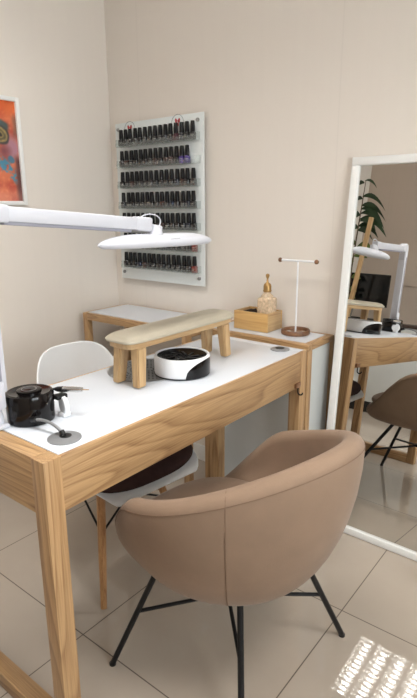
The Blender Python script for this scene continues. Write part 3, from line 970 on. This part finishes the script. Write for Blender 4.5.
for i, (x, y, c_) in enumerate(((-0.022, -0.018, 0), (0.020, -0.022, 0), (0.032, 0.006, 0))):
    Mx = Matrix.Translation((1.174+x, -0.080+y, Z+0.0115)) @ Matrix.Rotation(0.5*i, 4, 'Z')
    bm = bmesh.new(); N = 20
    for k in range(N): pass
    pts = [Vector((0.009*math.cos(2*PI*k/N), 0.009*math.sin(2*PI*k/N), 0)) for k in range(N+1)]
    tube(bm, pts, 0.0028, 8)
    o = obj('ring', bm, M_CHROME)
    o.location = (1.174+x, -0.080+y, Z+0.0100)
    tag(o, ['pale metal ring in the walnut tray, left of the pole', 'pale metal ring in the walnut tray, nearest its front edge', 'pale metal ring in the walnut tray, right of the pole'][i], 'ring')

# bamboo box with dark content
bx = thing('bamboo_box', 'open bamboo box on the cabinet with a speckled bottle inside', 'box', (0.903, -0.145, Z))
bw, bd, bh, bt = 0.172, 0.120, 0.080, 0.008
obj('front_board', B(0, bw, 0, bt, 0, bh, 0.001), BAMBOO, bx)
obj('back_board', B(0, bw, bd-bt, bd, 0, bh, 0.001), BAMBOO, bx)
obj('side_board', B(0, bt, bt, bd-bt, 0, bh, 0.001), PINE[1], bx)
obj('side_board', B(bw-bt, bw, bt, bd-bt, 0, bh, 0.001), PINE[1], bx)
obj('bottom_board', B(bt, bw-bt, bt, bd-bt, 0, 0.006), BAMBOO, bx)
# dark sachets standing in the box
for i in range(6):
    x = 0.903+0.016+i*0.0135
    bm = bmesh.new()
    Mx = Matrix.Translation((0, 0, 0)) @ Matrix.Rotation(0.06*((-1)**i), 4, 'Y')
    box(bm, -0.0045, 0.0045, -0.043, 0.043, 0.0, 0.064+0.003*(i % 3), 0.0015, 1, M=Mx)
    o = obj('dark_packet', bm, M_BOXFILL)
    o.location = (x, -0.085, Z+0.0065)
    tag(o, 'dark brown packet standing in the left part of the bamboo box', 'packet', 'packets standing in the bamboo box')
# bottle
sbt = thing('glass_bottle', 'square speckled amber bottle with gold stopper in the bamboo box', 'bottle', (1.034, -0.085, Z+0.0065))
bm = bmesh.new()
box(bm, -0.033, 0.033, -0.033, 0.033, 0, 0.135, 0.010, 3)
lathe(bm, [(0.030, 0.130), (0.026, 0.142), (0.018, 0.150), (0.014, 0.156), (0.014, 0.160), (0, 0.160)], 24)
obj('bottle_body', bm, M_BOTTLE_GLASS, sbt)
bm = bmesh.new()
lathe(bm, [(0, 0.158), (0.017, 0.158), (0.019, 0.162), (0.017, 0.168), (0.017, 0.182), (0.014, 0.192), (0.006, 0.198), (0.004, 0.204), (0, 0.204)], 24)
stp = obj('gold_collar', bm, M_GOLD, sbt)
bm = bmesh.new()
lathe(bm, [(0, 0.202), (0.005, 0.204), (0.0035, 0.212), (0.006, 0.219), (0.0085, 0.226), (0.007, 0.233), (0, 0.236)], 18)
obj('stopper_tip', bm, M_GOLD, stp)

# ------------------------------------------------------------------ floor mirror leaning on the back wall
MXL, MYB, MYT, MH, MW = 1.355, -0.146, -0.0225, 1.4818, 0.78
mir = thing('floor_mirror', 'large white framed floor mirror leaning against the back wall', 'mirror', (0, 0, 0))
yaw = -0.01638
ux = Vector((math.cos(yaw), math.sin(yaw), 0)); uz = (Vector((MXL, MYT, MH))-Vector((MXL, MYB-0.012, 0.0))).normalized()
uy = uz.cross(ux).normalized()
O = Vector((MXL, MYB-0.012, 0.0)); 
L_ = MH/uz.z
Mm = Matrix((ux, uy, uz)).transposed().to_4x4(); Mm.translation = O
FWD, FD = 0.029, 0.020
def mbar(x0, x1, z0, z1):
    return B(x0, x1, 0.0, FD, z0, z1, 0.0025, 2, M=Mm)
mir_parts = [('frame_side', 0, FWD, FWD, L_-FWD), ('frame_side', MW-FWD, MW, FWD, L_-FWD), ('frame_top', 0, MW, L_-FWD, L_), ('frame_bottom', 0, MW, 0.002, FWD)]
for nme, a, b_, c_, d_ in mir_parts:
    obj(nme, mbar(a, b_, c_, d_), M_FRAME_WHITE, mir)
obj('glass', B(FWD-0.003, MW-FWD+0.003, 0.012, 0.015, FWD-0.003, L_-FWD+0.003, M=Mm), M_MIRROR, mir)
obj('backing_board', B(0.004, MW-0.004, 0.0155, 0.0195, 0.006, L_-0.004, M=Mm), M_WHITE_PANEL, mir)

# ------------------------------------------------------------------ painting on the left wall
def art_material():
    m, nt, b, out = newmat('painted_canvas')
    at = nt.nodes.new('ShaderNodeVertexColor'); at.layer_name = 'paint'
    nt.links.new(at.outputs['Color'], b.inputs['Base Color']); b.inputs['Roughness'].default_value = 0.3
    return m
PY1, PZ0, PZ1, PWD = -0.541, 1.318, 1.771, 0.36
pic = thing('framed_painting', 'orange and blue abstract painting in a white frame on the left wall', 'painting', (0.0, PY1, PZ0))
ph = PZ1-PZ0; fb = 0.018
obj('frame_bar', B(0.002, 0.022, -fb, 0, 0, ph, 0.002), M_FRAME_WHITE, pic)
obj('frame_bar', B(0.002, 0.022, -PWD, -PWD+fb, 0, ph, 0.002), M_FRAME_WHITE, pic)
obj('frame_bar', B(0.002, 0.022, -PWD+fb, -fb, ph-fb, ph, 0.002), M_FRAME_WHITE, pic)
obj('frame_bar', B(0.002, 0.022, -PWD+fb, -fb, 0, fb, 0.002), M_FRAME_WHITE, pic)
def mixc(a, b_, t): return tuple(a[i]+(b_[i]-a[i])*t for i in range(3))
def art_bm():
    bm = bmesh.new(); cl = bm.loops.layers.color.new('paint')
    NX, NY = 90, 116
    g = [[bm.verts.new((0.010, -PWD+fb + (PWD-2*fb)*i/NX, fb + (ph-2*fb)*j/NY)) for j in range(NY+1)] for i in range(NX+1)]
    # u = distance (m) from the right inner edge, v = 0 bottom .. 1 top
    def colr(u, v):
        # u = metres from the right inner edge, v = 0 bottom .. 1 top
        w1 = noise.noise(Vector((u*30, v*11, 7.1))); w2 = noise.noise(Vector((u*30, v*11, 2.9)))
        uu = u + 0.006*w1; vv = v + 0.018*w2
        nn = noise.noise(Vector((u*24, v*10, 1.3)))*0.5+0.5
        n3 = noise.noise(Vector((u*75, v*32, 4.0)))*0.5+0.5
        c_ = mixc((206, 112, 78), (176, 74, 56), sstep(0.3, 0.75, nn))
        c_ = mixc(c_, (232, 146, 104), max(0, n3-0.5)*1.3)
        c_ = mixc(c_, (214, 98, 44), sstep(0.80, 0.95, vv)*0.7)
        t = max(0, 1-math.hypot((uu-0.030)/0.050, (vv-0.54)/0.17)); c_ = mixc(c_, (168, 122, 134), min(1, t*1.7))
        t = max(0, 1-math.hypot((uu-0.070)/0.045, (vv-0.50)/0.10)); c_ = mixc(c_, (120, 66, 70), min(1, t*1.1))
        c_ = mixc(c_, (66, 40, 44), sstep(0.034, 0.006, uu)*sstep(0.50, 0.40, vv)*0.85)
        c_ = mixc(c_, (96, 78, 70), sstep(0.030, 0.004, uu)*sstep(0.60, 0.72, vv)*sstep(0.90, 0.80, vv)*0.7)
        d = abs(vv-0.775-0.9*(uu-0.075)); c_ = mixc(c_, (46, 78, 84), sstep(0.055, 0.015, d)*sstep(0.028, 0.05, uu)*0.9)
        r = math.hypot((uu-0.078)/0.034, (vv-0.660)/0.082)
        c_ = mixc(c_, (44, 52, 54), sstep(1.30, 1.0, r)*0.9)
        c_ = mixc(c_, (176, 152, 92), sstep(0.95, 0.8, r)*(0.45+0.55*n3))
        c_ = mixc(c_, (66, 62, 46), sstep(0.30, 0.42, r)*sstep(0.68, 0.55, r)*(0.5+0.5*nn))
        c_ = mixc(c_, (30, 28, 30), sstep(0.26, 0.16, r))
        d = abs((vv-0.30) - 2.1*(uu-0.045))
        k = sstep(0.11, 0.03, d)*sstep(0.012, 0.03, uu)*sstep(0.35, 0.62, n3*0.6+nn*0.4)
        c_ = mixc(c_, (66, 132, 158), min(1, k*1.3))
        d = math.hypot((uu-0.040)/0.018, (vv-0.425)/0.035); c_ = mixc(c_, (58, 116, 142), sstep(1.2, 0.7, d)*0.85)
        c_ = mixc(c_, (206, 150, 140), sstep(0.16, 0.04, vv)*0.35)
        return c_
    cols = {}
    for i in range(NX+1):
        for j in range(NY+1):
            u = (PWD-2*fb)*(1-i/NX); v = j/NY
            c_ = colr(u, v); cols[g[i][j]] = (c_[0]/255, c_[1]/255, c_[2]/255, 1.0)
    for i in range(NX):
        for j in range(NY):
            f = bm.faces.new((g[i][j], g[i+1][j], g[i+1][j+1], g[i][j+1]))
            for l in f.loops: l[cl] = cols[l.vert]
    return bm
obj('picture_canvas', art_bm(), art_material(), pic)
obj('backing_board', B(0.0015, 0.009, -PWD+0.004, -0.004, 0.004, ph-0.004), M_WHITE_PANEL, pic)

# ------------------------------------------------------------------ what the mirror shows behind: counter, monitor, post, plant
ct = thing('reception_counter', 'white reception counter with black plinth standing by the rear wall', 'counter', (0.12, -2.90, 0))
obj('plinth', B(0.02, 1.05, 0.02, 0.34, 0, 0.10), M_BLACK, ct)
obj('body', B(0, 1.07, 0, 0.36, 0.10, 0.775, 0.002), M_WHITE_PANEL, ct)
obj('counter_top', B(-0.01, 1.08, -0.01, 0.37, 0.775, 0.80, 0.002), mat('dark_counter', (60, 48, 42), 0.35), ct)
mo = thing('computer_monitor', 'black computer monitor on the reception counter', 'monitor', (0.285, -2.78, 0.80))
obj('screen', B(-0.205, 0.205, -0.012, 0.012, 0.12, 0.41, 0.004), M_SHADE, mo)
obj('neck', B(-0.025, 0.025, -0.03, -0.012, 0.006, 0.25, 0.003), M_BLACK, mo)
obj('foot', B(-0.11, 0.11, -0.08, 0.06, 0, 0.008, 0.002), M_BLACK, mo)
po = obj('wooden_post', beam(bmesh.new(), (0, 0, 0), (0.098, 0, 0.875), 0.034, 0.034, 0.003), PINE[2])
po.location = (0.225, -2.575, 0.805)
tag(po, 'tall pale wooden post standing on the reception counter before the monitor', 'post')
pl = thing('potted_plant', 'tall broad leaved green plant in a grey pot on the reception counter', 'plant', (0.16, -2.690, 0.80))
pot = lathe(bmesh.new(), [(0, 0.001), (0.045, 0.001), (0.058, 0.085), (0.060, 0.10), (0.055, 0.10), (0.05, 0.085), (0, 0.085)], 32)
obj('pot', pot, M_POT, pl)
def leaf(bm, base, dirv, L, W, droop):
    base = Vector(base); d = Vector(dirv).normalized()
    s = d.cross(Vector((0, 0, 1)))
    s = s.normalized() if s.length > 0.05 else Vector((1, 0, 0))
    s = (s*0.55 + Vector((0, 0, 0.85 if base[2]*7 % 2 < 1 else -0.85))).normalized()
    K = 8; rows = []
    for k in range(K+1):
        t = k/K
        c_ = base + d*L*t + Vector((0, 0, -droop*L*t*t))
        w = W*math.sin(PI*min(1, t*0.97+0.03))**0.8*(1-0.25*t)
        rows.append([bm.verts.new(c_-s*w+Vector((0, 0, w*0.3))), bm.verts.new(c_), bm.verts.new(c_+s*w+Vector((0, 0, w*0.3)))])
    for a, b_ in zip(rows, rows[1:]):
        for q in range(2): bm.faces.new((a[q], b_[q], b_[q+1], a[q+1]))
bm = bmesh.new(); bs = bmesh.new()
tube(bs, [(0, 0, 0.08), (-0.01, 0, 0.45), (0.0, 0.0, 0.85), (0.01, 0.0, 1.22)], [0.008, 0.007, 0.006, 0.003], 8)
rnd = random.Random(3)
KL = 1.25
for z, a, L_f, W_f in [(1.22, 0.1, 0.10, 0.016), (1.20, 2.6, 0.10, 0.02), (1.08, 0.15, 0.19, 0.026), (1.06, 2.9, 0.11, 0.03), (1.0, 0.0, 0.20, 0.030), (0.97, -0.5, 0.17, 0.034),
                       (0.93, 0.5, 0.21, 0.036), (0.92, 3.0, 0.11, 0.034), (0.88, -0.1, 0.22, 0.038), (0.86, 0.9, 0.17, 0.036), (0.82, -0.7, 0.16, 0.036), (0.80, 2.4, 0.12, 0.036), (0.78, 0.3, 0.13, 0.034)]:
    leaf(bm, (0.0, 0.0, z), (math.cos(a), math.sin(a)*0.3-0.1, 0.32), L_f*(KL if math.cos(a) > 0 else 1.0), W_f*1.1, 0.85)
obj('foliage', bm, M_LEAF, pl, ang=80)
bm = bmesh.new()
for z, a, L_f, W_f in [(0.62, 0.1, 0.19, 0.050), (0.66, 2.8, 0.11, 0.04), (0.50, 2.6, 0.11, 0.04), (0.55, -0.4, 0.14, 0.045), (0.40, 2.9, 0.12, 0.045), (0.36, -0.3, 0.10, 0.04), (0.30, 2.4, 0.12, 0.045),
                       (0.24, 0.3, 0.09, 0.035), (0.22, 3.0, 0.12, 0.045), (0.16, 2.6, 0.12, 0.04), (0.18, 0.0, 0.08, 0.03)]:
    leaf(bm, (0.0, 0.0, z), (math.cos(a), math.sin(a)*0.5, 0.6), L_f, W_f, 0.6)
obj('young_foliage', bm, M_LEAF2, pl, ang=80, label='lighter yellow green leaves')
obj('stem', bs, M_STEM, pl)

# ------------------------------------------------------------------ camera
f_, yaw_, pit, rol = 532.702471, 0.670247174, -0.261254780, -0.00585921189
cx, cy, cz = 2.24181218, -2.01598886, 1.30675620
r = Vector((0.78459478, 0.61998305, -0.00566036)); u = Vector((-0.15585194, 0.20605209, 0.96605006)); f = Vector((-0.60010099, 0.75707566, -0.25829296))
cam = bpy.data.cameras.new('camera'); co = bpy.data.objects.new('camera', cam); C.objects.link(co)
Mc = Matrix((r, u, -f)).transposed().to_4x4(); Mc.translation = Vector((cx, cy, cz))
co.matrix_world = Mc
cam.sensor_fit = 'HORIZONTAL'; cam.sensor_width = 36.0; cam.lens = f_*36.0/417.0
cam.clip_start = 0.02
scene.camera = co

# ------------------------------------------------------------------ world + view
w = bpy.data.worlds.new('world'); scene.world = w; w.use_nodes = True
bg = w.node_tree.nodes['Background']; bg.inputs[0].default_value = (1.0, 0.97, 0.93, 1); bg.inputs[1].default_value = 0.0
vs = scene.view_settings
scene.display_settings.display_device = 'sRGB'
vs.view_transform = 'Standard'; vs.look = 'None'; vs.gamma = 1.0; vs.use_curve_mapping = False
vs.exposure = 0.14
